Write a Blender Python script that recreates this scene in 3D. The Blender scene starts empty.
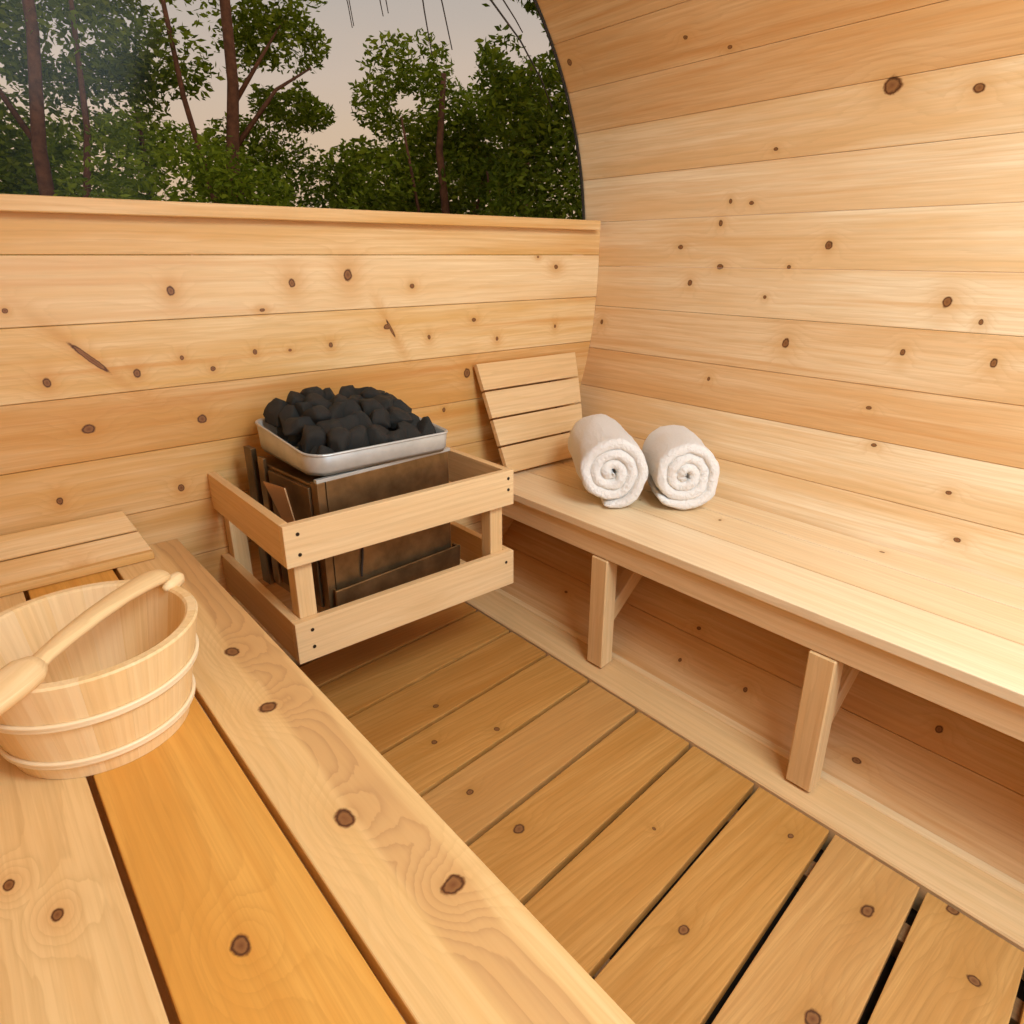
import bpy, bmesh, math, random
from mathutils import Vector, Matrix, noise
random.seed(11)
S = bpy.context.scene
COL = S.collection
V = Vector
R = math.radians

# ------------------------------------------------------------------ materials
def new_mat(name):
    m = bpy.data.materials.new(name); m.use_nodes = True
    nt = m.node_tree; nt.nodes.clear()
    out = nt.nodes.new('ShaderNodeOutputMaterial')
    b = nt.nodes.new('ShaderNodeBsdfPrincipled')
    nt.links.new(b.outputs[0], out.inputs[0])
    return m, nt, b

class N:
    """tiny node helper"""
    def __init__(s, nt): s.nt = nt
    def n(s, t, **k):
        o = s.nt.nodes.new(t)
        for a, v in k.items(): setattr(o, a, v)
        return o
    def put(s, sock, v):
        if v is None: return
        if isinstance(v, bpy.types.NodeSocket): s.nt.links.new(v, sock)
        else: sock.default_value = v
    def m(s, op, a, b=None, c=None, clamp=False):
        o = s.n('ShaderNodeMath', operation=op, use_clamp=clamp)
        for i, v in enumerate((a, b, c)): s.put(o.inputs[i], v)
        return o.outputs[0]
    def vm(s, op, a, b=None, c=None):
        o = s.n('ShaderNodeVectorMath', operation=op)
        for i, v in enumerate((a, b, c)): s.put(o.inputs[i], v)
        return o.outputs['Value'] if op in ('LENGTH', 'DOT_PRODUCT') else o.outputs[0]
    def mix(s, f, a, b, blend='MIX'):
        o = s.n('ShaderNodeMix', data_type='RGBA', blend_type=blend)
        s.put(o.inputs[0], f); s.put(o.inputs[6], a); s.put(o.inputs[7], b)
        return o.outputs[2]
    def noise(s, vec, scale, detail=2, rough=.5, w=None):
        o = s.n('ShaderNodeTexNoise', noise_dimensions='4D' if w is not None else '3D')
        s.put(o.inputs['Vector'], vec); o.inputs['Scale'].default_value = scale
        o.inputs['Detail'].default_value = detail; o.inputs['Roughness'].default_value = rough
        if w is not None: s.put(o.inputs['W'], w)
        return o.outputs['Fac']
    def rng(s, v, a, b, c=0., d=1., smooth=False):
        o = s.n('ShaderNodeMapRange', interpolation_type='SMOOTHSTEP' if smooth else 'LINEAR')
        s.put(o.inputs[0], v)
        for i, x in enumerate((a, b, c, d)): s.put(o.inputs[i+1], x)
        return o.outputs[0]
    def attr(s, name, out='Vector'):
        o = s.n('ShaderNodeAttribute', attribute_name=name); return o.outputs[out]

def rgb(r, g, b): return (r, g, b, 1)

def wood(name, light, dark, knots=(), ring=.35, freq=34, rough=.48, blot=.5, fibre=.42, halo=.5, swirl=1.0,
         deep=(.17, .06, .018), bump=.12, orange=(.62, .27, .07), streak=.3, autoknots=0.0, band=None, scars=()):
    """softwood; attribute g = (along, across, through) in metres, rv = per-board seed, tn = per-board tone"""
    m, nt, b = new_mat(name); k = N(nt)
    g = k.attr('g'); rv = k.attr('rv', 'Fac'); tn = k.attr('tn', 'Fac')
    w = k.m('MULTIPLY', rv, 40.0)
    # knots: (along, across, radius)
    d = None
    jig = k.noise(g, 45, 2); jig = k.m('MULTIPLY', k.m('SUBTRACT', jig, .5), .9); jig = k.m('ADD', jig, k.m('MULTIPLY', k.m('SUBTRACT', k.noise(g, 170, 3, .7), .5), .35))
    for (u, v, r) in knots:
        r *= .88; ax_ = 1.08+.20*math.sin(u*37+v*91)
        q = k.vm('MULTIPLY_ADD', g, (1/(r*ax_), ax_/r*.95, 0.), (-u/(r*ax_), -v/r*ax_*.95, 0.))
        l = k.vm('LENGTH', q)
        d = l if d is None else k.m('MINIMUM', d, l)
    for (u, v, ra, rb_, an) in scars:      # long slanted branch scars
        p_ = k.vm('SUBTRACT', g, (u, v, 0.)); ca_, sb_ = math.cos(an), math.sin(an)
        cx_ = k.n('ShaderNodeCombineXYZ')
        nt.links.new(k.vm('DOT_PRODUCT', p_, (ca_/ra, sb_/ra, 0.)), cx_.inputs[0]); nt.links.new(k.vm('DOT_PRODUCT', p_, (-sb_/rb_, ca_/rb_, 0.)), cx_.inputs[1])
        d = k.m('MINIMUM', d, k.vm('LENGTH', cx_.outputs[0]))
    if autoknots > 0:
        vo = k.n('ShaderNodeTexVoronoi', voronoi_dimensions='4D', feature='F1')
        nt.links.new(k.vm('MULTIPLY', g, (2.6, 5.5, 0.)), vo.inputs['Vector']); nt.links.new(w, vo.inputs['W'])
        vo.inputs['Scale'].default_value = 1.0
        sep = k.n('ShaderNodeSeparateColor'); nt.links.new(vo.outputs['Color'], sep.inputs[0])
        gate = k.m('MULTIPLY', k.m('LESS_THAN', sep.outputs[0], 1-autoknots), 100.)
        dd = k.m('ADD', k.m('MULTIPLY', vo.outputs['Distance'], 22.), gate)
        d = dd if d is None else k.m('MINIMUM', d, dd)
    if d is None:
        d = k.m('ADD', 0., 90.)
    d = k.m('MINIMUM', d, 60.)
    dj = k.m('ADD', d, jig)
    G = k.m('EXPONENT', k.m('MULTIPLY', k.m('MULTIPLY', d, d), -.045))      # broad bump that bends the grain
    sg = k.n('ShaderNodeSeparateXYZ'); nt.links.new(g, sg.inputs[0])
    # growth rings
    lo = k.noise(k.vm('MULTIPLY', g, (.75, 5., 5.)), 1.0, 4, .55, w)
    ph = k.m('ADD', k.m('MULTIPLY', sg.outputs[1], freq), k.m('MULTIPLY', lo, 6.5))
    ph = k.m('ADD', ph, k.m('MULTIPLY', G, 1.7*swirl))
    wob = k.noise(k.vm('MULTIPLY', g, (5., 60., 30.)), 1.0, 3, .65, w)
    ph = k.m('ADD', ph, k.m('MULTIPLY', wob, 1.2))
    sn = k.m('FRACT', ph)
    rg = k.m('POWER', sn, 3.0)
    edge = k.rng(sn, .93, 1.0, 1., 0.)
    rg = k.m('MULTIPLY', rg, edge)
    fib = k.noise(k.vm('MULTIPLY', g, (4.5, 210., 160.)), 1.0, 4, .65, w)
    fib2 = k.noise(k.vm('MULTIPLY', g, (2.2, 70., 60.)), 1.0, 3, .55, w)
    bl = k.noise(k.vm('MULTIPLY', g, (1.0, 11., 9.)), 1.0, 4, .6, w)
    bl = k.rng(bl, .36, .64, 0, 1, True)
    st = k.noise(k.vm('MULTIPLY', g, (.9, 30., 20.)), 1.0, 4, .6, w)
    st = k.rng(st, .52, .74, 0, 1, True)
    c = k.mix(k.m('MULTIPLY', bl, blot), rgb(*light), rgb(*dark))
    c = k.mix(k.m('MULTIPLY', rg, ring), c, rgb(*[x*.72 for x in dark]))
    c = k.mix(k.m('MULTIPLY', k.rng(fib, .42, .66), fibre), c, rgb(*[x*.8 for x in dark]))
    c = k.mix(k.m('MULTIPLY', k.rng(fib2, .45, .68), fibre*1.0), c, rgb(*dark))
    c = k.mix(k.m('MULTIPLY', st, streak), c, rgb(*orange))
    if band:      # heartwood band of a single board: (centre, half width, colour, strength)
        e = k.m('ADD', sg.outputs[1], k.m('MULTIPLY', k.m('SUBTRACT', k.noise(k.vm('MULTIPLY', g, (3., 6., 0.)), 1., 3, .5), .5), .05))
        e = k.m('ADD', e, k.m('MULTIPLY', sg.outputs[0], band[4]))
        mk = k.rng(k.m('ABSOLUTE', k.m('SUBTRACT', e, band[0])), band[1]*.75, band[1]*1.15, 1, 0, True)
        c = k.mix(k.m('MULTIPLY', mk, band[3]), c, rgb(*band[2]))
        c = k.mix(k.m('MULTIPLY', k.m('MULTIPLY', rg, mk), .55), c, rgb(.42, .22, .085))
    # tone per board
    t = k.m('ADD', k.m('MULTIPLY', k.m('SUBTRACT', rv, .5), .10), tn)
    c = k.mix(k.rng(t, 0, 1, 0, 1), c, k.mix(1.0, c, rgb(.78, .54, .30), 'MULTIPLY'))
    c = k.mix(k.rng(t, 0, -1, 0, 1), c, rgb(.92, .76, .54))
    # knots
    hd = k.m('MULTIPLY', d, k.rng(bl, 0, 1, .7, 1.3))
    hb = k.m('MULTIPLY', k.m('EXPONENT', k.m('MULTIPLY', k.m('MULTIPLY', hd, hd), -.10)), halo)
    c = k.mix(hb, c, rgb(*[x*.9 for x in orange]))
    kr = k.n('ShaderNodeValToRGB')
    e = kr.color_ramp.elements
    e[0].position = 0.0; e[0].color = rgb(*deep)
    e[1].position = .42; e[1].color = rgb(.24, .10, .032)
    for p, col in ((.62, (.27, .115, .037)), (.84, (.075, .025, .007)), (1.0, (.17, .06, .016))):
        x = e.new(p); x.color = rgb(*col)
    nt.links.new(dj, kr.inputs[0])
    c = k.mix(k.rng(dj, 1.25, .9, 0, 1, True), c, kr.outputs[0])
    nt.links.new(c, b.inputs['Base Color'])
    b.inputs['Roughness'].default_value = rough
    b.inputs['Specular IOR Level'].default_value = .32
    bp = k.n('ShaderNodeBump'); bp.inputs['Strength'].default_value = bump; bp.inputs['Distance'].default_value = .002
    nt.links.new(k.m('ADD', fib, k.m('MULTIPLY', rg, .6)), bp.inputs['Height'])
    nt.links.new(bp.outputs[0], b.inputs['Normal'])
    return m

def plain(name, col, rough=.5, metal=0., bumpscale=0, bump=.1, var=0., spec=.5):
    m, nt, b = new_mat(name); k = N(nt)
    tc = k.n('ShaderNodeTexCoord').outputs['Object']
    if var:
        nz = k.noise(tc, 14, 4, .6)
        nt.links.new(k.mix(k.rng(nz, .3, .7), rgb(*[c*(1-var) for c in col]), rgb(*[min(1, c*(1+var)) for c in col])), b.inputs['Base Color'])
    else: b.inputs['Base Color'].default_value = rgb(*col)
    b.inputs['Roughness'].default_value = rough; b.inputs['Metallic'].default_value = metal
    b.inputs['Specular IOR Level'].default_value = spec
    if bumpscale:
        bp = k.n('ShaderNodeBump'); bp.inputs['Strength'].default_value = bump; bp.inputs['Distance'].default_value = .004
        nt.links.new(k.noise(tc, bumpscale, 4, .6), bp.inputs['Height']); nt.links.new(bp.outputs[0], b.inputs['Normal'])
    return m

# knots as (along, across, radius)
K_BACK = [(-.346,1.024,.010),(-.06,1.034,.011),(.096,1.051,.014),(-.144,.973,.005),(.292,1.018,.007),(.853,1.063,.008),(.772,1.094,.004),
 (-.347,.875,.006),(-.447,.85,.009),(-.62,.848,.009),(-.175,.874,.006),(-.085,.871,.004),(-.281,.843,.006),(.029,.875,.007),(.203,.911,.009),
 (.342,.873,.006),(.509,.913,.007),(-.564,.739,.012),(-.325,.726,.011),(.478,.754,.014),(-.4,.565,.008),(-.65,.589,.008),(.385,.649,.007),
 (.854,.873,.006),(-.66,.996,.005),(-.05,.62,.005),(.60,.85,.006)]
K_RIGHT = [(.795,1.334,.020),(.619,1.367,.011),(1.213,1.554,.006),(1.146,1.562,.006),(1.242,1.611,.008),(1.378,1.675,.008),(.91,1.674,.010),
 (1.23,1.731,.009),(1.012,1.729,.006),(1.331,1.779,.009),(.604,1.801,.012),(.981,1.929,.012),(.673,1.923,.008),(1.68,1.92,.007),(1.07,1.81,.005),
 (1.201,2.058,.006),(.716,2.068,.006),(.676,2.158,.006),(.48,2.233,.006),(.428,2.335,.007),(1.081,1.435,.006),(1.322,1.136,.006),
 (1.197,1.184,.006),(1.75,1.117,.010),(.525,1.841,.006),(.478,1.927,.009),(.378,2.61,.007),(.892,2.875,.005),(.888,2.775,.006),
 (1.346,2.852,.005),(.7,2.865,.007),(.415,2.89,.008),(.305,2.751,.008),(.60,2.70,.007),(1.05,2.66,.005)]
K_LEFT = [(1.107,-.503,.014),(.912,-.514,.013),(.633,-.525,.014),(.466,-.476,.013)]
K_MID = [(.547,-.683,.012)]
K_FAR = [(.709,-.822,.008),(.787,-.858,.007)]
K_FLOOR = [(.002,1.242,.008),(-.079,1.13,.008),(.067,1.069,.008),(-.109,.944,.009),(-.093,.798,.012),(.318,.43,.007),(-.017,.446,.010),
 (.266,.256,.013),(.016,.228,.014),(.386,.157,.011),(.272,.088,.010),(.12,.62,.004)]
K_SEAT = [(.918,.713,.005),(1.157,.672,.004),(.55,.83,.006)]

M = {}
M['wall'] = wood('cedar_wall', (.85,.61,.32), (.70,.40,.125), K_BACK, orange=(.62,.28,.06), streak=.75, blot=1.0, halo=.6, freq=48, ring=.3, swirl=1.2,
                 scars=((-.53,.888,.046,.0055,-.82), (.215,.905,.026,.004,-1.1)))
M['stave'] = wood('cedar_stave', (.87,.69,.44), (.74,.46,.20), K_RIGHT, orange=(.64,.33,.10), streak=.65, blot=.85, halo=.5, freq=48, ring=.3, swirl=1.2)
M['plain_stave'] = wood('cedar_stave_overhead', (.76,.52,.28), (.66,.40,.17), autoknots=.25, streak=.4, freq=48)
M['seat'] = wood('pine_seat', (.88,.70,.45), (.80,.56,.30), K_SEAT, orange=(.72,.42,.16), blot=.6, streak=.4, halo=.35, freq=60, ring=.3)
M['edge_board'] = wood('cedar_edge_board', (.82,.57,.27), (.72,.43,.15), K_LEFT, ring=.25, freq=42, blot=.45, streak=.3, swirl=3.0, halo=.3,
                       orange=(.66,.36,.12), band=(-.500,.034,(.60,.34,.13),.75,-.03), bump=.05)
M['mid_board'] = wood('cedar_mid_board', (.76,.40,.085), (.66,.30,.045), K_MID, ring=.30, freq=26, blot=.7, streak=.35, swirl=3., halo=.2, orange=(.60,.24,.03), bump=.05)
M['far_board'] = wood('cedar_far_board', (.82,.57,.26), (.72,.42,.14), K_FAR, ring=.45, freq=30, blot=.35, streak=.2, swirl=2.5, halo=.35, bump=.05)
M['floor'] = wood('cedar_floor', (.66,.35,.10), (.51,.23,.045), K_FLOOR, ring=.4, freq=60, blot=.7, streak=.4, orange=(.46,.21,.04), halo=.4, rough=.55, fibre=.55)
M['guard'] = wood('guard_wood', (.80,.56,.29), (.70,.43,.18), ring=.25, blot=.5, streak=.25, orange=(.70,.42,.17), autoknots=.08, freq=60)
M['back'] = wood('backrest_wood', (.84,.61,.34), (.75,.48,.21), ring=.35, blot=.6, streak=.25, freq=50)
M['pail'] = wood('pail_wood', (.90,.67,.36), (.84,.56,.24), ring=.2, freq=60, blot=.45, streak=.15, bump=.05)
M['band'] = plain('pale_band_wood', (.90,.72,.46), .45, 0, 60, .15)
M['carved'] = wood('carved_wood', (.90,.67,.37), (.82,.54,.24), ring=.45, freq=50, blot=.5, streak=.25)
M['joist'] = wood('joist_wood', (.36,.20,.09), (.22,.11,.04), ring=.2)
M['dark'] = plain('dark_void', (.030,.018,.010), .9)
M['screw'] = plain('dark_screw', (.035,.022,.014), .4, .6)
M['steel'] = plain('tray_steel', (.50,.50,.47), .42, .45, 9, .25, .15)
M['brown'] = plain('heater_brown_steel', (.25,.155,.070), .34, .8, 7, .35, .35)
M['brown2'] = plain('heater_dark_steel', (.15,.09,.04), .38, .8, 7, .3, .35)
M['grass'] = plain('grass', (.05,.09,.015), .9, 0, 8, .3, .4)
M['bark'] = plain('bark', (.17,.065,.03), .9, 0, 20, .6, .4)
M['darkbark'] = plain('twig_bark', (.06,.04,.03), .9)

def stone_mat():
    m, nt, b = new_mat('black_stone'); k = N(nt)
    tc = k.n('ShaderNodeTexCoord').outputs['Object']
    nz = k.noise(tc, 70, 5, .7)
    c = k.mix(k.rng(nz, .42, .72), rgb(.005,.005,.004), rgb(.050,.046,.036))
    nt.links.new(c, b.inputs['Base Color']); b.inputs['Roughness'].default_value = .75
    bp = k.n('ShaderNodeBump'); bp.inputs['Strength'].default_value = .7; bp.inputs['Distance'].default_value = .003
    nt.links.new(nz, bp.inputs['Height']); nt.links.new(bp.outputs[0], b.inputs['Normal'])
    return m
M['stone'] = stone_mat()

def towel_mat():
    m, nt, b = new_mat('terry_towel'); k = N(nt)
    tc = k.n('ShaderNodeTexCoord').outputs['Object']
    n1 = k.noise(tc, 420, 3, .7); n2 = k.noise(tc, 120, 3, .65)
    c = k.mix(k.rng(n1, .3, .7), rgb(.89,.83,.75), rgb(.95,.92,.87))
    nt.links.new(c, b.inputs['Base Color']); b.inputs['Roughness'].default_value = .95
    b.inputs['Sheen Weight'].default_value = .3
    bp = k.n('ShaderNodeBump'); bp.inputs['Strength'].default_value = .8; bp.inputs['Distance'].default_value = .007
    nt.links.new(k.m('ADD', k.m('MULTIPLY', n1, .6), k.m('MULTIPLY', n2, 1.6)), bp.inputs['Height']); nt.links.new(bp.outputs[0], b.inputs['Normal'])
    return m
M['towel'] = towel_mat()

def leaf_mat(name, a, b_, c_):
    m, nt, b = new_mat(name); k = N(nt)
    r = k.n('ShaderNodeNewGeometry').outputs['Random Per Island']
    cr = k.n('ShaderNodeValToRGB'); e = cr.color_ramp.elements
    e[0].color = rgb(*a); e[1].color = rgb(*c_); x = e.new(.5); x.color = rgb(*b_)
    nt.links.new(r, cr.inputs[0]); nt.links.new(cr.outputs[0], b.inputs['Base Color'])
    b.inputs['Roughness'].default_value = .7; b.inputs['Specular IOR Level'].default_value = .2
    tr = k.n('ShaderNodeBsdfTranslucent'); nt.links.new(cr.outputs[0], tr.inputs[0])
    mx = k.n('ShaderNodeMixShader'); mx.inputs[0].default_value = .35
    nt.links.new(b.outputs[0], mx.inputs[1]); nt.links.new(tr.outputs[0], mx.inputs[2])
    nt.links.new(mx.outputs[0], [n for n in nt.nodes if n.type == 'OUTPUT_MATERIAL'][0].inputs[0])
    return m
M['leaf'] = leaf_mat('leaves_green', (.11,.155,.005), (.20,.26,.010), (.36,.42,.03))
M['leaf_dark'] = leaf_mat('leaves_dark', (.08,.12,.005), (.14,.19,.008), (.26,.31,.02))
M['leaf_bright'] = leaf_mat('leaves_bright', (.16,.21,.01), (.26,.33,.02), (.40,.46,.04))

def glass_mat():
    m, nt, b = new_mat('window_glass'); k = N(nt); nt.nodes.remove(b)
    tr = k.n('ShaderNodeBsdfTransparent'); tr.inputs[0].default_value = rgb(.93,.94,.92)
    gl = k.n('ShaderNodeBsdfGlossy'); gl.inputs['Roughness'].default_value = .12
    fr = k.n('ShaderNodeFresnel'); fr.inputs[0].default_value = 1.07
    mx = k.n('ShaderNodeMixShader'); nt.links.new(fr.outputs[0], mx.inputs[0])
    nt.links.new(tr.outputs[0], mx.inputs[1]); nt.links.new(gl.outputs[0], mx.inputs[2])
    nt.links.new(mx.outputs[0], [n for n in nt.nodes if n.type == 'OUTPUT_MATERIAL'][0].inputs[0])
    return m
M['glass'] = glass_mat()

# ------------------------------------------------------------------ mesh builders
class MB:
    def __init__(s): s.v = []; s.f = []; s.g = []; s.rv = []; s.tn = []
    def add(s, vs, fs, gs=None, rv=None, tn=0.):
        o = len(s.v); rv = random.random() if rv is None else rv
        s.v += [tuple(p) for p in vs]; s.f += [tuple(i+o for i in f) for f in fs]
        s.g += [tuple(q) for q in (gs or vs)]; s.rv += [rv]*len(vs); s.tn += [tn]*len(vs)
        return s
    def prism(s, top, ext, gf, tn=0., bev=.0015, seg=1, rv=None, bottom=None):
        """polygon 'top' (3-D points) extruded by vector ext; gf maps a world point to grain coordinates"""
        bm = bmesh.new()
        a = [bm.verts.new(p) for p in top]; b = [bm.verts.new(p) for p in bottom] if bottom else [bm.verts.new(V(p)+V(ext)) for p in top]
        n = len(top)
        bm.faces.new(a); bm.faces.new(b[::-1])
        for i in range(n): bm.faces.new((a[i], b[i], b[(i+1) % n], a[(i+1) % n]))
        bmesh.ops.recalc_face_normals(bm, faces=bm.faces)
        if bev: bmesh.ops.bevel(bm, geom=list(bm.edges), offset=bev, segments=seg, affect='EDGES', profile=.6)
        bm.verts.index_update()
        s.add([v.co.copy() for v in bm.verts], [[v.index for v in f.verts] for f in bm.faces], [gf(v.co) for v in bm.verts], rv, tn)
        bm.free(); return s
    def box(s, lo, hi, gf=None, tn=0., bev=.0015, seg=1, rv=None, axis='y'):
        x0,y0,z0 = lo; x1,y1,z1 = hi
        gf = gf or {'y': lambda c: (c.y, c.x+c.z*.7, c.z), 'x': lambda c: (c.x, c.z+c.y*.7, c.y), 'z': lambda c: (c.z, c.x+c.y*.8, c.y)}[axis]
        return s.prism([(x0,y0,z1),(x1,y0,z1),(x1,y1,z1),(x0,y1,z1)], (0,0,z0-z1), gf, tn, bev, seg, rv)
    def build(s, name, mat, parent=None, smooth=False):
        me = bpy.data.meshes.new(name); me.from_pydata(s.v, [], s.f)
        for nm, ty, da in (('g','FLOAT_VECTOR',s.g), ('rv','FLOAT',s.rv), ('tn','FLOAT',s.tn)):
            at = me.attributes.new(nm, ty, 'POINT')
            if ty == 'FLOAT': at.data.foreach_set('value', da)
            else: at.data.foreach_set('vector', [c for q in da for c in q])
        me.materials.append(mat)
        if smooth: me.shade_smooth()
        me.update()
        o = bpy.data.objects.new(name, me); COL.objects.link(o)
        if parent:
            o.parent = parent
            o.matrix_parent_inverse = parent.matrix_world.inverted() if False else Matrix.Translation(-V(parent.location))
        return o

def thing(name, label, cat, loc, group=None):
    o = bpy.data.objects.new(name, None); COL.objects.link(o); o.location = loc; o.empty_display_size = .05
    o['label'] = label; o['category'] = cat
    if group: o['group'] = group
    return o
def tag(o, label, cat, group=None, kind=None):
    o['label'] = label; o['category'] = cat
    if group: o['group'] = group
    if kind: o['kind'] = kind
    return o
def structure(o, label=None, cat=None):
    o['kind'] = 'structure'
    if label: o['label'] = label
    if cat: o['category'] = cat
    return o

def tube(mb, pts, rad, n=8, tn=0., cap=True):
    pts = [V(p) for p in pts]; rad = rad if isinstance(rad, (list, tuple)) else [rad]*len(pts)
    vs = []; gs = []; L = 0; up = V((0,0,1))
    for i, p in enumerate(pts):
        t = (pts[min(i+1, len(pts)-1)]-pts[max(i-1, 0)]).normalized()
        a = t.cross(up if abs(t.z) < .95 else V((1,0,0))).normalized(); b = t.cross(a)
        if i: L += (p-pts[i-1]).length
        for j in range(n):
            q = 2*math.pi*j/n
            r = rad[i]; rx, ry = r if isinstance(r, tuple) else (r, r)
            vs.append(p+a*math.cos(q)*rx+b*math.sin(q)*ry); gs.append((L, math.sin(q)*rx, math.cos(q)*ry))
    fs = [(i*n+j, i*n+(j+1) % n, (i+1)*n+(j+1) % n, (i+1)*n+j) for i in range(len(pts)-1) for j in range(n)]
    if cap: fs += [tuple(range(n))[::-1], tuple((len(pts)-1)*n+j for j in range(n))]
    mb.add(vs, fs, gs, tn=tn); return mb

# ------------------------------------------------------------------ barrel shell
YW = 1.72        # inner face of the end wall
YG = 1.80        # outer end of the barrel
YF = -1.25       # front end behind the camera
ZC, RB = 1.133, 1.06
def profile():
    p = []
    for i in range(400):
        a = R(90-90*i/399.); p.append((RB*math.cos(a), ZC+RB*math.sin(a)))
    for i in range(1, 300):
        z = ZC-(ZC-.43)*i/299.; d = (ZC-z)/RB
        p.append((RB*(1-d**2.4)**(1/2.4), z))
    x0, z0 = p[-1]
    for i in range(1, 60): t = i/59.; p.append((x0+(.50-x0)*t, z0+(.02-z0)*t))
    return p
PR = profile()
PS = [0.]
for i in range(1, len(PR)): PS.append(PS[-1]+math.hypot(PR[i][0]-PR[i-1][0], PR[i][1]-PR[i-1][1]))
def at_s(s):
    s = max(0, min(s, PS[-1]-1e-6)); lo, hi = 0, len(PS)-1
    while hi-lo > 1:
        m = (lo+hi)//2
        if PS[m] <= s: lo = m
        else: hi = m
    t = (s-PS[lo])/(PS[hi]-PS[lo])
    return PR[lo][0]+t*(PR[hi][0]-PR[lo][0]), PR[lo][1]+t*(PR[hi][1]-PR[lo][1])
def wall_x(z):
    """inner half width of the barrel at height z"""
    if z > ZC: return math.sqrt(max(0, RB*RB-(z-ZC)**2))
    best = min(range(len(PR)), key=lambda i: abs(PR[i][1]-z)); return PR[best][0]

def staves(mb, edges, tones, side=1, y0=YF, y1=YG, th=.04):
    for i in range(len(edges)-1):
        sa, sb = edges[i]+.0004, edges[i+1]-.0004
        pa, pb = at_s(sa), at_s(sb)
        A = V((pa[0]*side, 0, pa[1])); B = V((pb[0]*side, 0, pb[1]))
        d = (B-A).normalized(); nrm = V((-d.z*side, 0, d.x*side))
        if nrm.dot(A-V((0,0,ZC))) < 0: nrm = -nrm
        def gf(c, A=A, d=d, sa=sa, nrm=nrm): return (c.y, sa+(c-A).dot(d), (c-A).dot(nrm))
        top = [V((A.x,y0,A.z)), V((A.x,y1,A.z)), V((B.x,y1,B.z)), V((B.x,y0,B.z))]
        def out(P, s_):
            q0, q1 = at_s(s_-.01), at_s(s_+.01); t = V(((q1[0]-q0[0])*side, 0, q1[1]-q0[1])).normalized(); m_ = V((-t.z, 0, t.x))
            if m_.dot(nrm) < 0: m_ = -m_
            return P+m_*th
        ea, eb = out(A, edges[i]), out(B, edges[i+1])
        bot = [V((ea.x,y0,ea.z)), V((ea.x,y1,ea.z)), V((eb.x,y1,eb.z)), V((eb.x,y0,eb.z))]
        mb.prism(top, None, gf, tones[i] if i < len(tones) else random.uniform(-.2,.3), bev=.0012, bottom=bot)
RE = [.92, 1.06, 1.199, 1.32, 1.46, 1.593, 1.734, 1.866, 2.012, 2.146, 2.286, 2.40, 2.53, 2.665, 2.80, 2.96]
RT = [.75, .70, .60, .10, -.10, -.05, -.05, .33, .5, .05, 0, -.05, .5, .6, .6, .4]  # board tones; topmost and under-bench staves darkened further, shade put into the colour
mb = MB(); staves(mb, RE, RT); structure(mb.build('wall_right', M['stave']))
CE = [0.92-i*.1415 for i in range(14)]
mb = MB()
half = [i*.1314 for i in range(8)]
staves(mb, half, [.6]*8); staves(mb, half, [.3]*8, -1)  # right half toned darker, painting in the dimmer light overhead
structure(mb.build('ceiling', M['plain_stave']))
mb = MB(); staves(mb, RE, [.1]*16, -1); structure(mb.build('wall_left', M['plain_stave']))

# end wall: horizontal boards cut to the barrel, up to the sill
def end_board(mb, z0, z1, y, th, tn, gap=.0006):
    z0 += gap; z1 -= gap; n = 5
    zs = [z0+(z1-z0)*i/n for i in range(n+1)]
    pts = [(-wall_x(z)+.001, y, z) for z in zs]+[(wall_x(z)-.001, y, z) for z in reversed(zs)]
    mb.prism(pts, (0, th, 0), lambda c: (c.x, c.z, c.y), tn, .0016)
mb = MB()
zz = [-.09, .10, .24, .382, .524, .667, .810, .962, 1.10, 1.186]
tt = [.2, .3, .3, .35, .2, .42, .05, -.15, .10]
for i in range(len(zz)-1): end_board(mb, zz[i], zz[i+1], YW, .08, tt[i])
structure(mb.build('wall_back', M['wall']))
mb = MB()
mb.prism([(-wall_x(1.2)+.004, 1.688, 1.208), (wall_x(1.2)-.032, 1.688, 1.208), (wall_x(1.2)-.004, 1.798, 1.208), (-wall_x(1.2)+.004, 1.798, 1.208)], (0,0,-.030),
         lambda c: (c.x, c.z+c.y*.8, c.y), .25, .002)
structure(mb.build('trim_1', M['wall']), 'light wooden window sill capping the back wall', 'window sill')
# glass pane filling the arch above the sill, with its dark gasket
mb = MB()
arc = [(RB-.004)*V((math.cos(a), 0, math.sin(a))) for a in [R(4+172*i/64) for i in range(65)]]
pane = [(p.x, 1.788, ZC+p.z) for p in arc]
mb.prism(pane, (0,.008,0), lambda c: tuple(c), 0, 0)
win = structure(mb.build('window_1', M['glass']), 'arched picture window filling the end of the barrel', 'window')
mb = MB(); tube(mb, [(p[0]*.998, 1.794, ZC+(p[2]-ZC)*.998) for p in pane], .005, 6)
mb.build('gasket', M['dark'], win)
# front end wall behind the camera with an open doorway
mb = MB()
def fwall(x0, x1, z0, z1):
    n = 8; zs = [z0+(z1-z0)*i/n for i in range(n+1)]
    def cl(x, z): w = wall_x(z)-.001; return max(-w, min(w, x))
    mb.prism([(cl(x0,z), YF+.10, z) for z in zs]+[(cl(x1,z), YF+.10, z) for z in reversed(zs)], (0,-.05,0), lambda c: (c.x, c.z, c.y), .1, 0)
fwall(-1.06, -.36, .05, 1.86); fwall(.46, 1.06, .05, 1.86); fwall(-1.0, 1.0, 1.86, 2.19)
structure(mb.build('wall_front', M['plain_stave']))

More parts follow.
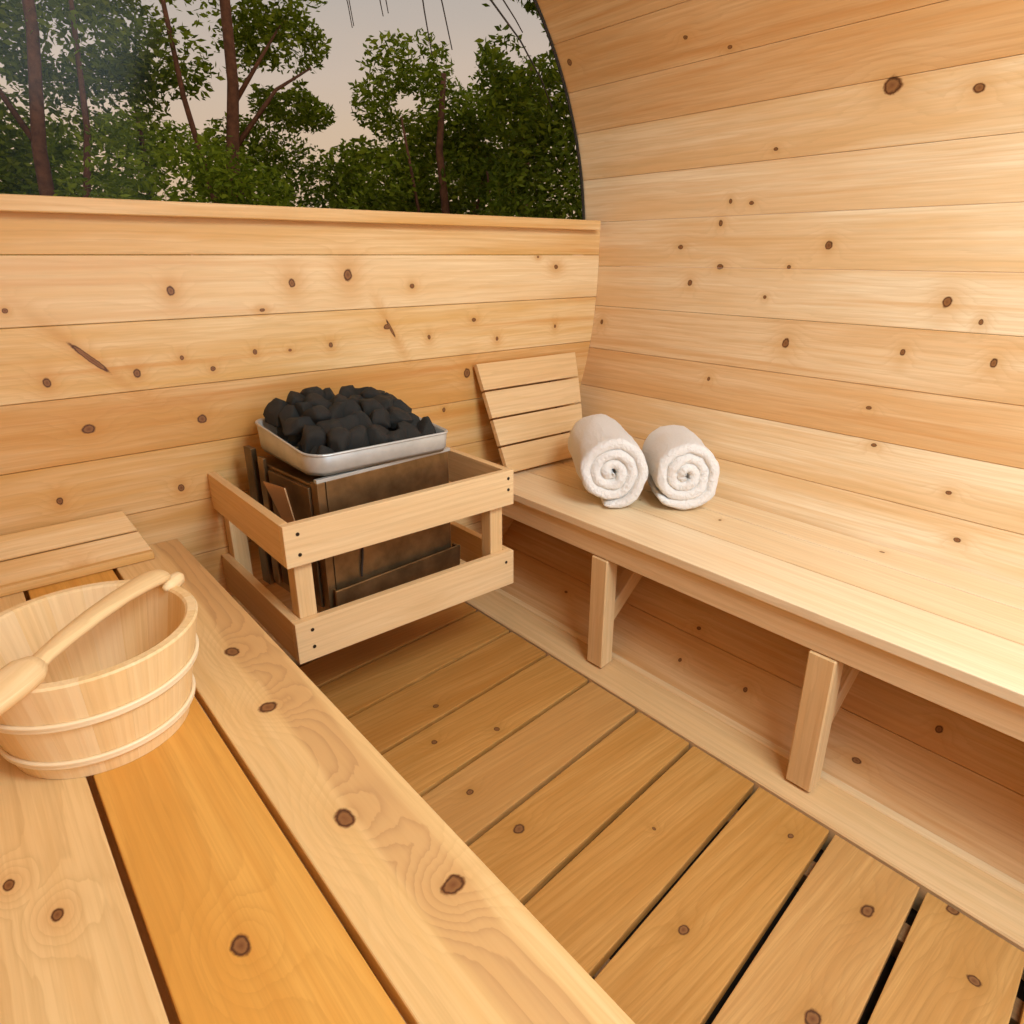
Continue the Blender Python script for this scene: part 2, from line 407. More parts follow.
# sub floor, baseboard and cove on the right
mb = MB(); mb.box((-.66,YF,-.10), (.66,YG,-.075)); structure(mb.build('floor', M['dark']))
mb = MB()
gy = lambda c: (c.y, c.x, c.z)
mb.prism([(.398,YF+.12,.004), (.505,YF+.12,.026), (.505,YW,.026), (.398,YW,.004)], (0,0,-.07), gy, .30, .003)
structure(mb.build('baseboard_right', M['back']), 'flat wooden board along the floor under the right bench', 'baseboard')
mb = MB()
mb.prism([(.493,YF+.12,.0265), (.508,YF+.12,.034), (.508,YW,.034), (.493,YW,.0265)], (0,0,-.012), gy, 0, .002)
structure(mb.build('trim_2', M['back']), 'narrow strip where the right floor board meets the wall', 'trim')
mb = MB(); mb.box((-.56,YF+.12,-.07), (-.40,YW,.0), gy); structure(mb.build('baseboard_left', M['joist']))

# ------------------------------------------------------------------ slatted floor
deck = thing('slatted_floor_deck', 'slatted wooden walkway deck on the floor between the two benches', 'floor deck', (0,.3,-.07))
SL = .0985
gaps = [1.70, 1.577, 1.406, 1.235, 1.064, .894, .725, .551, .380, .208, .040, -.130, -.30, -.47]
ca = math.cos(math.atan(SL)); sa_ = math.sin(math.atan(SL))
tones = [.5, .35, .30, .12, .0, .05, .10, .05, -.05, 0, .05, 0, 0]
# the knot list is in world x,y: keep the grain frame unrotated but skewed along the slats
def gfl(c): return (c.x, c.y-0*SL*(c.x-.39), c.z)
for i in range(len(gaps)-1):
    ya, yb = gaps[i]-.006, gaps[i+1]+.006
    xa, xb = -.395, .392
    def yy(y, x): return y+SL*(x-.39)
    mb = MB()
    top = [(xa, yy(yb,xa), 0), (xb, yy(yb,xb), 0), (xb, yy(ya,xb), 0), (xa, yy(ya,xa), 0)]
    if i == 0: top[2] = (xb, 1.712, 0); top[3] = (xa, yy(ya,xa), 0)
    mb.prism(top, (0,0,-.024), gfl, tones[i], .0022, 2)
    mb.build('floor_slat', M['floor'], deck)
for jx in (-.16, .30):
    mb = MB(); mb.box((jx-.022,-.6,-.072), (jx+.022,1.6,-.026), gy); mb.build('joist', M['joist'], deck)

# ------------------------------------------------------------------ right bench
BT = .44
yB0, yB1 = YF+.14, YW-.003
rb = thing('sauna_bench', 'long pale wooden bench along the curved right wall, two towels on it', 'bench', (.6,.4,0), 'sauna benches')
for xa, xb, t in ((.428,.603,-.10), (.607,.753,0.05), (.757,.868,-.02)):
    mb = MB(); mb.box((xa,yB0,BT-.022), (xb,yB1,BT), gy, t, .002, 2)
    mb.build('seat_board', M['seat'], rb)
mb = MB(); mb.box((.440,yB0,.350), (.466,yB1,BT-.023), lambda c: (c.y, c.z, c.x), .30, .002); mb.build('apron', M['seat'], rb)
for ly in (1.062, .455, -.16):
    mb = MB()
    mb.prism([(.436,ly,.018),(.480,ly,.026),(.480,ly,.348),(.436,ly,.348)], (0,.057,0), lambda c: (c.z, c.y+c.x, c.x), .15, .003)
    mb.build('leg', M['back'], rb)
    mb = MB()
    mb.prism([(.481,ly+.010,.140),(.481,ly+.010,.200),(.640,ly+.010,.345),(.640,ly+.010,.285)], (0,.036,0), lambda c: (c.z+c.x, c.y, c.x-c.z), .2, .002)
    mb.build('brace', M['back'], rb)
mb = MB(); mb.box((.628,yB0,.346), (.656,yB1,BT-.0235), gy, .3); mb.build('bearer', M['back'], rb)

# right reclining backrest leaning on the end wall
br = thing('backrest', 'slanted four-slat wooden backrest leaning against the back wall on the right bench', 'backrest', (.70,1.60,BT))
p0, p1 = V((0,1.575,.445)), V((0,1.712,.778))
dv = (p1-p0); Lb = dv.length; dvn = dv.normalized(); nb = V((0, dvn.z, -dvn.y))   # into the wall
xl = lambda t: .514-.018*t
def xr(t): return min(.855+.105*t-.03*t*t, .93)
for i in range(4):
    t0 = i/4+.008; t1 = (i+1)/4-.008
    A = p0+dv*t0; B = p0+dv*t1
    top = [(xl(t0),A.y,A.z), (xr(t0),A.y,A.z), (xr(t1),B.y,B.z), (xl(t1),B.y,B.z)]
    top = [V(q)-nb*.018 for q in top]
    mb = MB(); mb.prism(top, nb*.018, lambda c: (c.x, c.z, c.y), .12-.05*(i == 3), .0018, 2); mb.build('slat', M['back'], br)
for xs in (.545, .80):
    A = p0+dv*.10; B = p0+dv*.93
    mb = MB(); mb.prism([(xs,A.y,A.z), (xs+.03,A.y,A.z), (xs+.03,B.y,B.z), (xs,B.y,B.z)], nb*.012, lambda c: (c.z, c.x, c.y), .35); mb.build('batten', M['joist'], br)

# ------------------------------------------------------------------ left bench
lb = thing('sauna_bench', 'wide wooden bench in the foreground with the wooden pail on it', 'bench', (-.65,.4,0), 'sauna benches')
for xa, xb, mt, t in ((-.585,-.431,'edge_board',0), (-.752,-.593,'mid_board',0), (-.905,-.760,'far_board',-.05)):
    mb = MB(); mb.box((xa,yB0,BT-.030), (xb,yB1,BT), gy, t, .003, 3, rv=.37)
    mb.build('seat_board', M[mt], lb)
mb = MB(); mb.box((-.475,yB0,.34), (-.450,yB1,BT-.031), gy, .3); mb.build('apron', M['back'], lb)
for ly in (1.50, .55, -.5):
    mb = MB(); mb.box((-.525,ly,.001), (-.478,ly+.05,.408), axis='z', tn=.2); mb.build('leg', M['back'], lb)
for ly in (1.44, .48, -.6):
    mb = MB(); mb.box((-.86,ly,BT-.075), (-.53,ly+.04,BT-.032), axis='x', tn=.4); mb.build('crosspiece', M['joist'], lb)

# low headrest at the far end of the left bench
hr = thing('headrest', 'low sloping wooden headrest at the far end of the left bench', 'headrest', (-.70,1.66,BT))
q0, q1 = V((0,1.640,.448)), V((0,1.712,.538))
dq = q1-q0; nq = V((0, dq.z, -dq.y)).normalized()
for i in range(2):
    t0 = i/2+.01; t1 = (i+1)/2-.01; A = q0+dq*t0; B = q0+dq*t1
    xa = -.503-.034*t0; xb = -.503-.034*t1
    top = [V(q)-nq*.012 for q in [(-.875,A.y,A.z), (xa,A.y,A.z), (xb,B.y,B.z), (-.915,B.y,B.z)]]
    mb = MB(); mb.prism(top, nq*.014, lambda c: (c.x, c.z*1.3, c.y), .12, .0018); mb.build('slat', M['wall'], hr)
mb = MB(); mb.prism([(-.872,1.618,BT+.001), (-.505,1.618,BT+.001), (-.505,1.618,BT+.020), (-.872,1.618,BT+.020)], (0,.020,0), lambda c: (c.x, c.z, c.y), 0.05, .002)
mb.build('front_strip', M['wall'], hr)
for xs in (-.80,-.56):
    mb = MB(); mb.prism([(xs,1.655,BT+.001), (xs,1.712,BT+.001), (xs,1.712,.515), (xs,1.66,.455)], (.025,0,0), lambda c: (c.y, c.z, c.x), .3, .001); mb.build('wedge', M['joist'], hr)

# ------------------------------------------------------------------ heater
hc = V((-.06,1.49,.27)); ang = R(5)
heater = thing('sauna_heater', 'brown metal sauna heater inside the wooden guard against the back wall', 'heater', tuple(hc))
def rot(x, y, z, a=ang):
    return V((hc.x+x*math.cos(a)-y*math.sin(a), hc.y+x*math.sin(a)+y*math.cos(a), z))
def rbox(mb, x0, x1, y0, y1, z0, z1, a=ang, bev=.002, seg=2):
    mb.prism([rot(x0,y0,z1,a), rot(x1,y0,z1,a), rot(x1,y1,z1,a), rot(x0,y1,z1,a)], (0,0,z0-z1), lambda c: tuple(c), 0, bev, seg)
mb = MB(); rbox(mb, -.175, .195, -.150, .160, .300, .632); mb.build('body', M['brown'], heater)
for x0, x1, y0, y1, z0, z1, nm, mt in (
    (-.155, .190, -.156, -.151, .36, .640, 'front_panel', 'brown'),
    (-.178, -.158, -.158, -.130, .30, .640, 'corner_post', 'brown'),
    (-.184, -.176, -.128, .060, .33, .625, 'side_panel', 'brown2'),
    (-.186, -.176, .075, .105, .32, .650, 'side_strip', 'brown'),
    (-.190, -.176, .125, .165, .30, .665, 'side_strip', 'brown2')):
    mb = MB(); rbox(mb, x0, x1, y0, y1, z0, z1); mb.build(nm, M[mt], heater)
mb = MB()       # bright turned edge on the body's top
rbox(mb, -.178, .196, -.158, -.146, .640, .648, bev=.001); mb.build('top_edge', M['steel'], heater)
mb = MB()       # bent triangular flap on the left side
mb.prism([rot(-.187,-.02,.60), rot(-.205,.045,.605), rot(-.186,-.100,.40)], (.003,0,0), lambda c: tuple(c), 0, 0)
mb.build('side_flap', plain('copper_edge', (.55,.30,.13), .35, .7), heater)
mb = MB()       # slanted access panel low on the front
mb.prism([rot(-.170,-.178,.385), rot(.205,-.176,.385), rot(.205,-.170,.27), rot(-.170,-.172,.27)], rot(0,.006,0)-rot(0,0,0), lambda c: tuple(c), 0, .0015)
mb.build('lower_panel', M['brown'], heater)
for b0 in (-.166, .197):
    mb = MB(); rbox(mb, b0,b0+.006,-.171,-.150,.28,.383, bev=.0008); mb.build('panel_bracket', M['brown2'], heater)
mb = MB(); tube(mb, [rot(-.085+.004*math.sin(i*.9),-.160,.50-.022*i) for i in range(6)], .0025, 6); mb.build('cable', M['dark'], heater)
mb = MB(); rbox(mb, -.13,.15,.160,.205,.36,.56, bev=.002); mb.build('wall_bracket', M['brown2'], heater)
# stone tray: open box, back rim a little higher
tx0, tx1, ty0, ty1 = -.232, .128, 1.318, 1.640
def tz(y, x=0): return .697+(y-ty0)*.075
def round_rect(x0, x1, y0, y1, rs, n=8):
    out = []
    for (cx, cy, a0, r) in ((x0+rs[0], y0+rs[0], 180, rs[0]), (x1-rs[1], y0+rs[1], 270, rs[1]), (x1-rs[2], y1-rs[2], 0, rs[2]), (x0+rs[3], y1-rs[3], 90, rs[3])):
        for i in range(n+1): a = R(a0+90*i/n); out.append((cx+r*math.cos(a), cy+r*math.sin(a)))
    return out
def ring(d, z, lift=0):
    return [(x, y, (tz(y) if z is None else z)+lift) for x, y in round_rect(tx0+d, tx1-d, ty0+d, ty1-d, (.050-d, .02-d*.5, .02-d*.5, .03-d*.5))]
loops = [ring(0, None), ring(.002, None, .003), ring(.005, None), ring(.011, .657), ring(.008, .651), ring(.003, .662)]
n = len(loops[0]); vs = [p for l in loops for p in l]
fs = [(a*n+j, a*n+(j+1) % n, ((a+1) % 6)*n+(j+1) % n, ((a+1) % 6)*n+j) for a in range(6) for j in range(n)]
fs.append(tuple(3*n+j for j in range(n)))
mb = MB(); mb.add(vs, fs); tray = mb.build('stone_tray', M['steel'], heater, True); tray['label'] = 'silver steel stone tray'
for f in tray.data.polygons: f.use_smooth = abs(f.normal.z) < .9
mb = MB(); rl = ring(0, None, .001); tube(mb, rl+[rl[0]], .003, 8)
mb.build('rim', M['steel'], tray)

# stones, one object each
def stone_mesh(seed):
    bm = bmesh.new(); bmesh.ops.create_icosphere(bm, subdivisions=3, radius=1)
    o = V((seed*7.3, seed*3.1, seed*1.7))
    cuts = [V((random.gauss(0,1), random.gauss(0,1), random.gauss(0,1))).normalized() for _ in range(9)]
    for v in bm.verts:
        p = v.co.copy()
        for c in cuts:
            d = p.dot(c)
            if d > .58: p -= c*(d-.58)*.9
        p *= 1+.16*noise.noise(p*1.6+o)+.06*noise.noise(p*5+o)
        v.co = p
    me = bpy.data.meshes.new('sauna_stone'); bm.to_mesh(me); bm.free(); me.shade_smooth(); me.materials.append(M['stone']); return me
SM = [stone_mesh(i+1) for i in range(7)]
rows = ['front row', 'second row from the front', 'middle row', 'second row from the back', 'back row']
nth = ['leftmost', 'second from left', 'third from left', 'middle', 'third from right', 'second from right', 'rightmost']
def put_stone(x, y, z, r, label, grp):
    o = bpy.data.objects.new('sauna_stone', random.choice(SM)); COL.objects.link(o)
    o.location = (x,y,z); o.rotation_euler = [random.uniform(0,6.28) for _ in range(3)]
    o.scale = [r*random.uniform(.92,1.15), r*random.uniform(.92,1.12), r*random.uniform(.8,1.0)]
    tag(o, label, 'stone', grp)
for a in range(5):
    for c in range(7):
        fx = (c+.5)/7; y = 1.364+a*.0575+random.uniform(-.006,.006)
        x = tx0+.024+fx*(tx1-tx0-.040)+random.uniform(-.006,.006)
        z = [.694, .722, .742, .752, .754][a] + (.0 if 0 < c < 6 else -.014) + random.uniform(-.006,.006)
        if c == 0: x += .006
        if a >= 3 and c == 6: z -= .002
        put_stone(x, y, z, .039, 'black lava stone, %s in the %s of the heap' % (nth[c], rows[a]), 'black stones heaped in the heater tray')
for a in range(4):
    for c in range(6):
        put_stone(tx0+.055+c*(tx1-tx0-.11)/5, 1.385+a*.060, .682+.006*a, .026, 'black stone buried beneath the top stones in the steel tray', 'buried stones in the heater tray')

# guard rail round the heater
gx0, gx1, gy0 = -.335, .272, 1.248
gd = thing('heater_guard', 'two-tier wooden rail guard fenced around the sauna heater', 'guard rail', (-.03,1.48,.27))
T = .020
def screw(x, y, z, par, ax='y'):
    mb = MB(); n = 10
    if ax == 'y': pts = [(x+.0042*math.cos(6.2832*i/n), y, z+.0042*math.sin(6.2832*i/n)) for i in range(n)]; mb.prism(pts, (0,.002,0), lambda c: tuple(c), 0, 0)
    mb.build('screw', M['screw'], par)
for z0, z1, sc in ((.497,.590,((-.305,.568),(-.305,.522),(.254,.570),(.254,.540))), (.268,.366,((-.298,.342),(-.298,.300),(.246,.338)))):
    yo = gy0
    mb = MB(); mb.box((gx0,yo,z0), (gx1,yo+T,z1), axis='x', tn=-.05, bev=.002, seg=2); f = mb.build('rail', M['guard'], gd)
    for sx, sz in sc: screw(sx, yo-.0008, sz, f)
    for xx in (gx0, gx1-T):
        mb = MB(); mb.box((xx,yo+T+.0005,z0), (xx+T,YW-.001,z1), lambda c: (c.y, c.z, c.x), .10, .002, 2); mb.build('rail', M['guard'], gd)
for xx in (gx0+T+.001, gx1-T-.041):
    for yo in (gy0+T+.001, YW-.042):
        mb = MB(); mb.box((xx,yo,.275), (xx+.040,yo+.040,.520), axis='z', tn=.05, bev=.003, seg=2); mb.build('post', M['guard'], gd)

# ------------------------------------------------------------------ pail
bc = V((-.716,1.030,BT+.0005)); HB = .166
pail = thing('wooden_pail', 'round pale wooden water pail with two hoops and carved handle on the bench', 'bucket', tuple(bc))
def rr(z): return .116+(.153-.116)*z/HB
mb = MB(); ns, sub = 18, 4
for i in range(ns):
    vs = []; gs = []; a0 = 2*math.pi*(i+.0012)/ns; a1 = 2*math.pi*(i+.9988)/ns
    prof = [(0,0), (0,HB-.003), (-.003,HB), (-.0145,HB), (-.0175,HB-.003), (-.0165,.018)]
    for j in range(sub+1):
        a = a0+(a1-a0)*j/sub
        for dr, z in prof:
            r = rr(z)+dr - (.0003 if j in (0, sub) and dr == 0 else 0)
            vs.append(bc+V((r*math.cos(a), r*math.sin(a), z))); gs.append((z+dr*2, a*.14, dr))
    n = len(prof); fs = []
    for j in range(sub):
        for q in range(n-1): fs.append((j*n+q, (j+1)*n+q, (j+1)*n+q+1, j*n+q+1))
    fs.append(tuple(range(n))); fs.append(tuple(sub*n+q for q in range(n))[::-1])
    mb.add(vs, fs, gs, tn=random.uniform(-.25,.18))
mb.build('staves', M['pail'], pail)
mb = MB(); n = 64
pts = [bc+V(((rr(.02)-.006)*math.cos(2*math.pi*i/n), (rr(.02)-.006)*math.sin(2*math.pi*i/n), .024)) for i in range(n)]
mb.prism(pts, (0,0,-.012), lambda c: (c.x, c.y, c.z), .1, 0); mb.build('bottom', M['pail'], pail)
def hoop(z):
    mb = MB(); n = 96; pr = [(.000,-.0065), (.0045,-.0055), (.0055,-.003), (.0035,0), (.0055,.003), (.0045,.0055), (0,.0065), (-.001,0)]
    vs = []
    for i in range(n):
        a = 2*math.pi*i/n
        for dr, dz in pr: r = rr(z+dz)+dr+.0003; vs.append(bc+V((r*math.cos(a), r*math.sin(a), z+dz)))
    m = len(pr)
    fs = [(i*m+j, ((i+1) % n)*m+j, ((i+1) % n)*m+(j+1) % m, i*m+(j+1) % m) for i in range(n) for j in range(m)]
    mb.add(vs, fs); o = mb.build('hoop', M['band'], pail, True); return o
hoop(.030); hoop(.100)
# carved handle lying across the rim
def sweep(pts, secs, n=20):
    mb = MB(); tube(mb, pts, secs, n); return mb
zr = BT+HB
A = V((-.811,.900,zr+.012)); B = V((-.590,1.100,zr+.014)); dAB = B-A
pts = []; secs = []
for t, w, h, lift in ((.10,.017,.009,.000),(.13,.014,.009,.002),(.2,.0125,.009,.006),(.32,.014,.010,.010),(.5,.0165,.010,.013),(.68,.018,.010,.013),(.82,.020,.011,.010),(.93,.021,.012,.006),(.985,.020,.011,.003),(1.0,.015,.008,.002)):
    pts.append(A+dAB*t+V((0,0,lift))); secs.append((w,h))
sweep(pts, secs).build('handle', M['carved'], pail, True)
pts = []; secs = []
for t, w, h, lift in ((-.30,.012,.006,-.004),(-.26,.022,.012,-.002),(-.12,.027,.016,.0),(.02,.028,.018,.002),(.10,.026,.018,.003),(.145,.019,.014,.003),(.155,.010,.008,.002)):
    pts.append(A+dAB*t+V((0,0,lift))); secs.append((w,h))
sweep(pts, secs).build('handle_socket', M['carved'], pail, True)
pts = []; secs = []
off = V((.018,-.004,-.006))
for t, w, h in ((.90,.004,.004),(.93,.009,.010),(.98,.011,.014),(1.03,.010,.012),(1.06,.004,.005)):
    pts.append(A+dAB*t+off+V((0,0,-.006))); secs.append((w,h))
sweep(pts, secs).build('lug', M['carved'], pail, True)

# ------------------------------------------------------------------ rolled towels
def towel(name, front, az, L, Ro, turns, label, seed, flat=.94, start=0.):
    d = V((math.sin(R(az)), math.cos(R(az)), 0)); side = V((math.cos(R(az)), -math.sin(R(az)), 0)); up = V((0,0,1))
    pitch = Ro/(turns+.35); th = pitch*1.10
    nseg = int(turns*40); prof = []
    rc = th*.5; na = 8; nl = 14
    for i in range(na+1):            # front rounded edge
        a = math.pi*i/na; prof.append((math.cos(a)*rc, -math.sin(a)*rc*1.0+rc))
    for i in range(1, nl): prof.append((-rc, rc+(L-2*rc)*i/nl))
    for i in range(na+1):
        a = math.pi*i/na; prof.append((-math.cos(a)*rc, L-rc+math.sin(a)*rc))
    for i in range(1, nl): prof.append((rc, L-rc-(L-2*rc)*i/nl))
    m = len(prof); vs = []; o = V((seed*5.1, seed*2.2, 0))
    for k in range(nseg+1):
        q = k/nseg*turns*2*math.pi
        r = pitch*.14+pitch*q/(2*math.pi)
        ph = start-q+turns*2*math.pi
        e = min(1, k/4, (nseg-k)/6); e = .35+.65*math.sqrt(max(0,e))
        for dr, ax in prof:
            x = (r+dr*e); fx = ax/L
            bulge = 1+.0*fx
            wob = noise.noise(V((math.cos(ph)*2, math.sin(ph)*2, ax*9))+o)*.0075*(r/Ro)+noise.noise(V((math.cos(ph)*9, math.sin(ph)*9, ax*40))+o)*.0030
            rad = x*bulge+wob
            px = rad*math.cos(ph); pz = rad*math.sin(ph)*flat
            stag = noise.noise(V((q*.5, seed, 0)))*.014 + noise.noise(V((q*3, seed, dr*90)))*.004
            vs.append(front+side*px+up*pz+d*(ax+stag))
    fs = [(k*m+j, k*m+(j+1) % m, (k+1)*m+(j+1) % m, (k+1)*m+j) for k in range(nseg) for j in range(m)]
    fs += [tuple(range(m))[::-1], tuple(nseg*m+j for j in range(m))]
    lo = min(v.z for v in vs); dz = BT+.0008-lo
    vs = [v+V((0,0,dz)) for v in vs]
    mb = MB(); mb.add(vs, fs); ob = mb.build(name, M['towel'], None, True)
    tag(ob, label, 'towel', 'rolled towels on the right bench'); return ob
towel('rolled_towel', V((.542,1.154,.536)), 38, .325, .0985, 3.2, 'rolled white towel nearer the heater guard, left one of the two', 1, 1.0, R(-100))
towel('rolled_towel', V((.684,1.016,.53)), 41, .245, .095, 3.2, 'rolled white towel nearer the curved wall, right one of the two', 4, 1.0, R(-140))

# ------------------------------------------------------------------ outside
mb = MB(); mb.add([(-30,1.86,-.35),(40,1.86,-.35),(40,45,-.35),(-30,45,-.35)], [(0,1,2,3)])
g = mb.build('ground', M['grass']); structure(g, 'green lawn outside the window', 'ground')

def dirp(az, dist, z): return V((-.781+dist*math.sin(R(az)), dist*math.cos(R(az)), z))
def leaves(mb, c, rad, n, size, seed=0, shell=.30):
    n = int(n*3.2); size *= .8
    for _ in range(n):
        d = V((random.gauss(0,1), random.gauss(0,1), random.gauss(0,1))).normalized()
        r = random.uniform(shell, 1)**.6
        p = V((d.x*rad[0]*r, d.y*rad[1]*r, d.z*rad[2]*r))
        k = noise.noise(p*1.6+V((seed,0,0)))
        if k < -.16: continue
        p += c
        s = size*random.uniform(.5,1.3)
        a = V((random.gauss(0,1), random.gauss(0,1), random.gauss(0,.6))).normalized()
        b = a.cross(V((random.gauss(0,1), random.gauss(0,1), random.gauss(0,1)))).normalized()
        mb.add([p-a*s, p-b*s*.42, p+a*s, p+b*s*.42], [(0,1,2,3)])
def tree(base, trunks, crowns, label, mat='leaf', name='tree', cat='tree', size=.06):
    t = thing(name, label, cat, tuple(base), 'trees and bushes beyond the window')
    for pts, r0, r1 in trunks:
        n = len(pts); mb = MB(); tube(mb, [base+V(p) for p in pts], [r0+(r1-r0)*i/(n-1) for i in range(n)], 8)
        mb.build('trunk' if r0 > .05 else 'branch', M['bark'], t, True)
    mb = MB()
    for (c, rad, n) in crowns: leaves(mb, base+V(c)+V((0, .45 if name == 'tree' else 0, 0)), rad, n, size, random.random()*50)
    mb.build('foliage', M[mat], t)
    return t
G0 = -.35
# tall tree on the left with a red-brown trunk
tree(dirp(7.6,8.5,G0), [([(0,0,0),(.02,0,1.4),(.06,0,2.4),(.22,0,3.4),(.30,0,5.0)], .085, .04),
     ([(.05,0,0),(.30,0,1.6),(.50,0,2.6),(.62,.1,4.0)], .05, .02), ([(-.15,0,0),(-.4,0,2.2),(-.7,0,4.)], .04, .015), ([(.06,0,2.4),(-.3,.1,3.2),(-.6,0,4.2)], .03, .012)],
     [((-.4,0,3.0),(.9,.5,.7),900), ((.6,0,3.4),(.8,.6,.6),700), ((0,0,1.6),(1.2,.6,.7),2200), ((.1,.2,4.2),(1.5,.8,.7),1500), ((-.5,.2,2.2),(.7,.5,.6),900)],
     'tall tree with a red-brown trunk at the far left of the window')
# twin-trunk tree
tree(dirp(19.6,9.0,G0), [([(0,0,0),(.02,0,1.6),(.0,0,2.4),(.12,0,3.2),(.18,0,5.0)], .10, .05),
     ([(-.1,0,0),(-.25,0,2.0),(-.42,0,3.0),(-.55,0,4.8)], .045, .02), ([(.08,0,2.6),(.6,0,3.2),(1.1,.1,3.5)], .03, .01), ([(.1,0,3.0),(.8,.1,3.9)], .03, .01)],
     [((1.0,0,3.15),(.55,.4,.30),550), ((.9,0,3.8),(.6,.5,.35),650), ((-.4,0,3.6),(1.0,.6,.55),1300), ((-1.0,.2,3.0),(.6,.5,.5),500), ((.1,0,4.4),(1.5,.8,.5),1400), ((.3,0,2.6),(.5,.5,.4),350)],
     'tall twin-trunked tree left of the gap of open sky')
# bushes in the middle
tree(dirp(15.3,7.6,G0), [([(0,0,0),(0,0,1.6)], .04, .02)], [((0,0,1.75),(.95,.8,.95),3600), ((-.2,0,.8),(.8,.7,.9),1200)], 'dense rounded green bush between the two tall trees', 'leaf', 'bush', 'bush', .05)
tree(dirp(22.5,7.8,G0), [([(0,0,0),(0,0,1.6)], .04, .02)], [((0,0,1.45),(1.0,.7,.85),3800), ((.2,0,.7),(1.1,.7,.8),1800)], 'dense green bush in front of the twin-trunked tree', 'leaf', 'bush', 'bush', .05)
tree(dirp(27,9.5,G0), [([(0,0,0),(0,0,1.6)], .04, .02)], [((0,0,1.75),(1.3,.7,.85),2800), ((-.7,.3,2.2),(.8,.6,.7),1100)], 'dark green bush under the gap of open sky', 'leaf_dark', 'bush', 'bush', .05)
tree(dirp(9,7.4,G0), [([(0,0,0),(0,0,1.2)], .04, .02)], [((0,0,1.1),(1.0,.6,.75),3000)], 'dark low bush at the foot of the tall left tree', 'leaf_dark', 'bush', 'bush', .05)
# rounded tree right of the gap
tree(dirp(34.5,9.0,G0), [([(0,0,0),(.1,0,1.6),(.0,0,2.6),(.1,0,3.4)], .07, .03), ([(-.1,0,0),(-.3,0,1.8),(-.5,0,2.9)], .03, .012), ([(.2,0,.3),(.45,0,1.6),(.7,0,2.6)], .03, .012), ([(.5,-.4,.9),(.9,-.4,1.75)], .05, .03)],
     [((-.1,0,3.55),(.6,.5,.35),420), ((.1,0,3.1),(1.0,.6,.45),1000), ((-.65,0,2.2),(.7,.6,.55),1300), ((.5,0,2.4),(.8,.6,.6),1400), ((0,0,1.5),(1.3,.6,.75),1700), ((.75,0,3.1),(.5,.5,.35),450)],
     'rounded leafy tree right of the gap of open sky')
tree(dirp(40.5,9.4,G0), [([(0,0,0),(.1,0,2.0),(.2,0,3.6)], .06, .02), ([(-.2,0,0),(-.5,0,2.4)], .03, .012)],
     [((.1,0,3.0),(.75,.6,.65),1100), ((-.4,0,2.1),(.8,.6,.7),1200), ((.4,0,1.5),(.9,.6,.8),2200)], 'loose leafy tree second from the right end of the window', 'leaf_dark')
tree(dirp(46.0,8.2,G0), [([(0,0,0),(.1,0,2.0),(.2,0,4.2)], .06, .02)],
     [((-.35,0,3.3),(.75,.6,1.0),2600), ((0,0,1.8),(1.0,.7,1.1),5500)], 'dark dense tree at the right end of the window', 'leaf_dark')
tree(dirp(32,7.0,G0), [([(0,0,0),(0,0,.9)], .03, .02)], [((0,0,.95),(.75,.5,.65),2600)], 'bright yellow-green low bush under the rounded tree', 'leaf_bright', 'bush', 'bush', .045)
tree(dirp(41,7.0,G0), [([(0,0,0),(0,0,.9)], .03, .02)], [((0,0,.95),(.9,.5,.65),2800)], 'mid-green low bush near the right end of the window', 'leaf', 'bush', 'bush', .045)
tree(dirp(14,13,G0), [([(0,0,0),(0,0,3.5)], .08, .03)], [((0,0,2.6),(2.6,1.,.9),3500)], 'distant hazy tree line behind the left trees', 'leaf', 'tree', 'tree', .09)
tree(dirp(37,14,G0), [([(0,0,0),(0,0,3.5)], .08, .03)], [((0,0,2.2),(3.0,1.,1.3),4200)], 'distant tree line behind the right trees', 'leaf', 'tree', 'tree', .09)
tree(dirp(-6,13,G0), [([(0,0,0),(0,0,3.5)], .08, .03)], [((0,0,2.2),(3.4,1.,1.3),4200)], 'distant tree line running on past the left side of the window', 'leaf', 'tree', 'tree', .09)
# bare twigs hanging outside the top of the glass
HG = [([(.255,1.80),(.278,1.735),(.287,1.678)],.0016), ([(.270,1.80),(.283,1.74),(.292,1.683)],.0016), ([(.372,1.80),(.380,1.75),(.386,1.722)],.0018),
      ([(.389,1.80),(.398,1.76),(.403,1.732)],.0018), ([(.508,1.86),(.524,1.76),(.545,1.655)],.0024), ([(.566,1.86),(.588,1.79),(.619,1.679)],.0024),
      ([(.700,1.88),(.76,1.84),(.889,1.748),(.985,1.65),(1.035,1.574)],.0034), ([(.770,1.90),(.81,1.85),(.870,1.80),(.90,1.77)],.0026)]
LB = ['leftmost short bare twig hanging outside the glass', 'second short bare twig from the left hanging outside the glass', 'third short bare twig from the left outside the glass',
      'fourth short bare twig from the left outside the glass', 'dark straight twig hanging in front of the rounded tree', 'dark slightly bent twig hanging right of the straight one',
      'long curved bare twig arcing down by the right end of the window', 'short dark twig beside the long curved one']
for (p, r), l in zip(HG, LB):
    p = [(x,1.95,z) for x, z in p]
    mb = MB(); tube(mb, [(p[0][0]-.02,1.95,2.22)]+p, [r*1.2]+[r*(1-.45*i/len(p)) for i in range(len(p))], 6)
    tag(mb.build('hanging_twig', M['darkbark'], None, True), l, 'twig', 'bare twigs hanging outside the window')

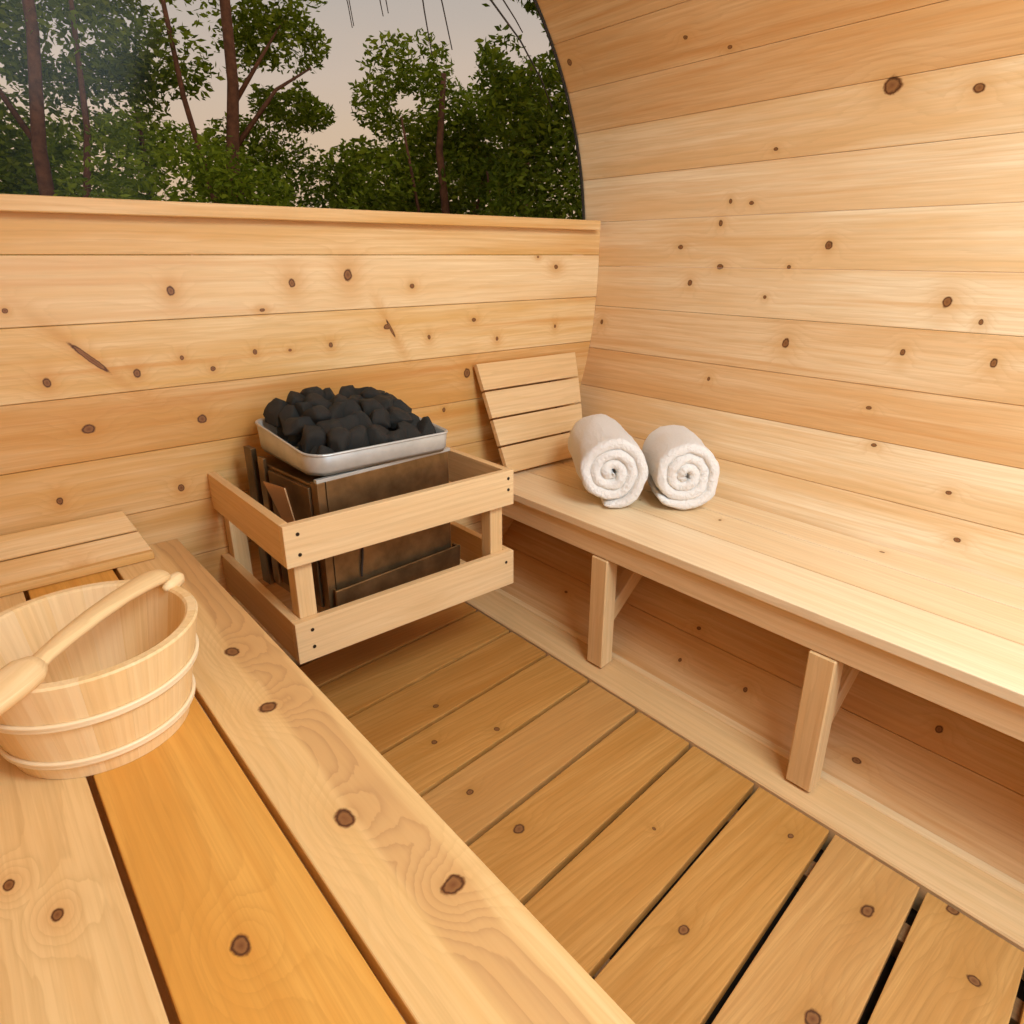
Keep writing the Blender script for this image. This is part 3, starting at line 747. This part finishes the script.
# ------------------------------------------------------------------ light
w = bpy.data.worlds.new('World'); S.world = w; w.use_nodes = True
nt = w.node_tree; nt.nodes.clear(); k = N(nt)
tc = k.n('ShaderNodeTexCoord').outputs['Generated']
sx = k.n('ShaderNodeSeparateXYZ'); nt.links.new(tc, sx.inputs[0])
cr = k.n('ShaderNodeValToRGB'); e = cr.color_ramp.elements
e[0].position = .0; e[0].color = rgb(.70,.46,.30)
e[1].position = 1.; e[1].color = rgb(.62,.62,.66)
for p, c in ((.10,(.74,.53,.37)), (.20,(.66,.52,.44)), (.32,(.48,.44,.43))):
    x = e.new(p); x.color = rgb(*c)
nz = k.noise(k.vm('MULTIPLY', tc, (1.,1.,3.)), 2.5, 3, .5)
nt.links.new(k.m('ADD', sx.outputs[2], k.m('MULTIPLY', k.m('SUBTRACT', nz, .5), .10)), cr.inputs[0])
bg = k.n('ShaderNodeBackground'); nt.links.new(cr.outputs[0], bg.inputs[0]); bg.inputs[1].default_value = 1.0
wo = k.n('ShaderNodeOutputWorld'); nt.links.new(bg.outputs[0], wo.inputs[0])

def area(name, loc, target, size, sy, power, col, spread=180):
    l = bpy.data.lights.new(name, 'AREA'); l.shape = 'RECTANGLE'; l.size = size; l.size_y = sy; l.energy = power; l.color = col; l.spread = R(spread)
    o = bpy.data.objects.new(name, l); COL.objects.link(o); o.location = loc
    o.rotation_euler = (V(target)-V(loc)).to_track_quat('-Z', 'Y').to_euler(); return o
area('overhead_fill', (-.05,-.40,1.97), (.45,.9,.6), .7, .6, 35, (.72,.86,.93))  # fill lamp added under the ceiling behind the camera, no fixture modelled
area('doorway_daylight', (.05,-1.17,1.20), (.35,1.,1.1), .78, 1.25, 17, (.60,.78,1.))

# ------------------------------------------------------------------ camera
cam = bpy.data.cameras.new('Camera'); co = bpy.data.objects.new('Camera', cam); COL.objects.link(co)
cam.sensor_width = 36; cam.lens = 36*671/1024; cam.clip_start = .02
co.location = (-.781,0,1.1)
p = math.atan(257/671)
co.rotation_euler = (math.pi/2-p, 0, -R(40))
S.camera = co
S.view_settings.view_transform = 'Standard'; S.view_settings.look = 'None'; S.view_settings.gamma = 1; S.view_settings.use_curve_mapping = False
S.view_settings.exposure = 0.07
S.cycles.use_denoising = True
S.cycles.max_bounces = 8; S.cycles.diffuse_bounces = 5
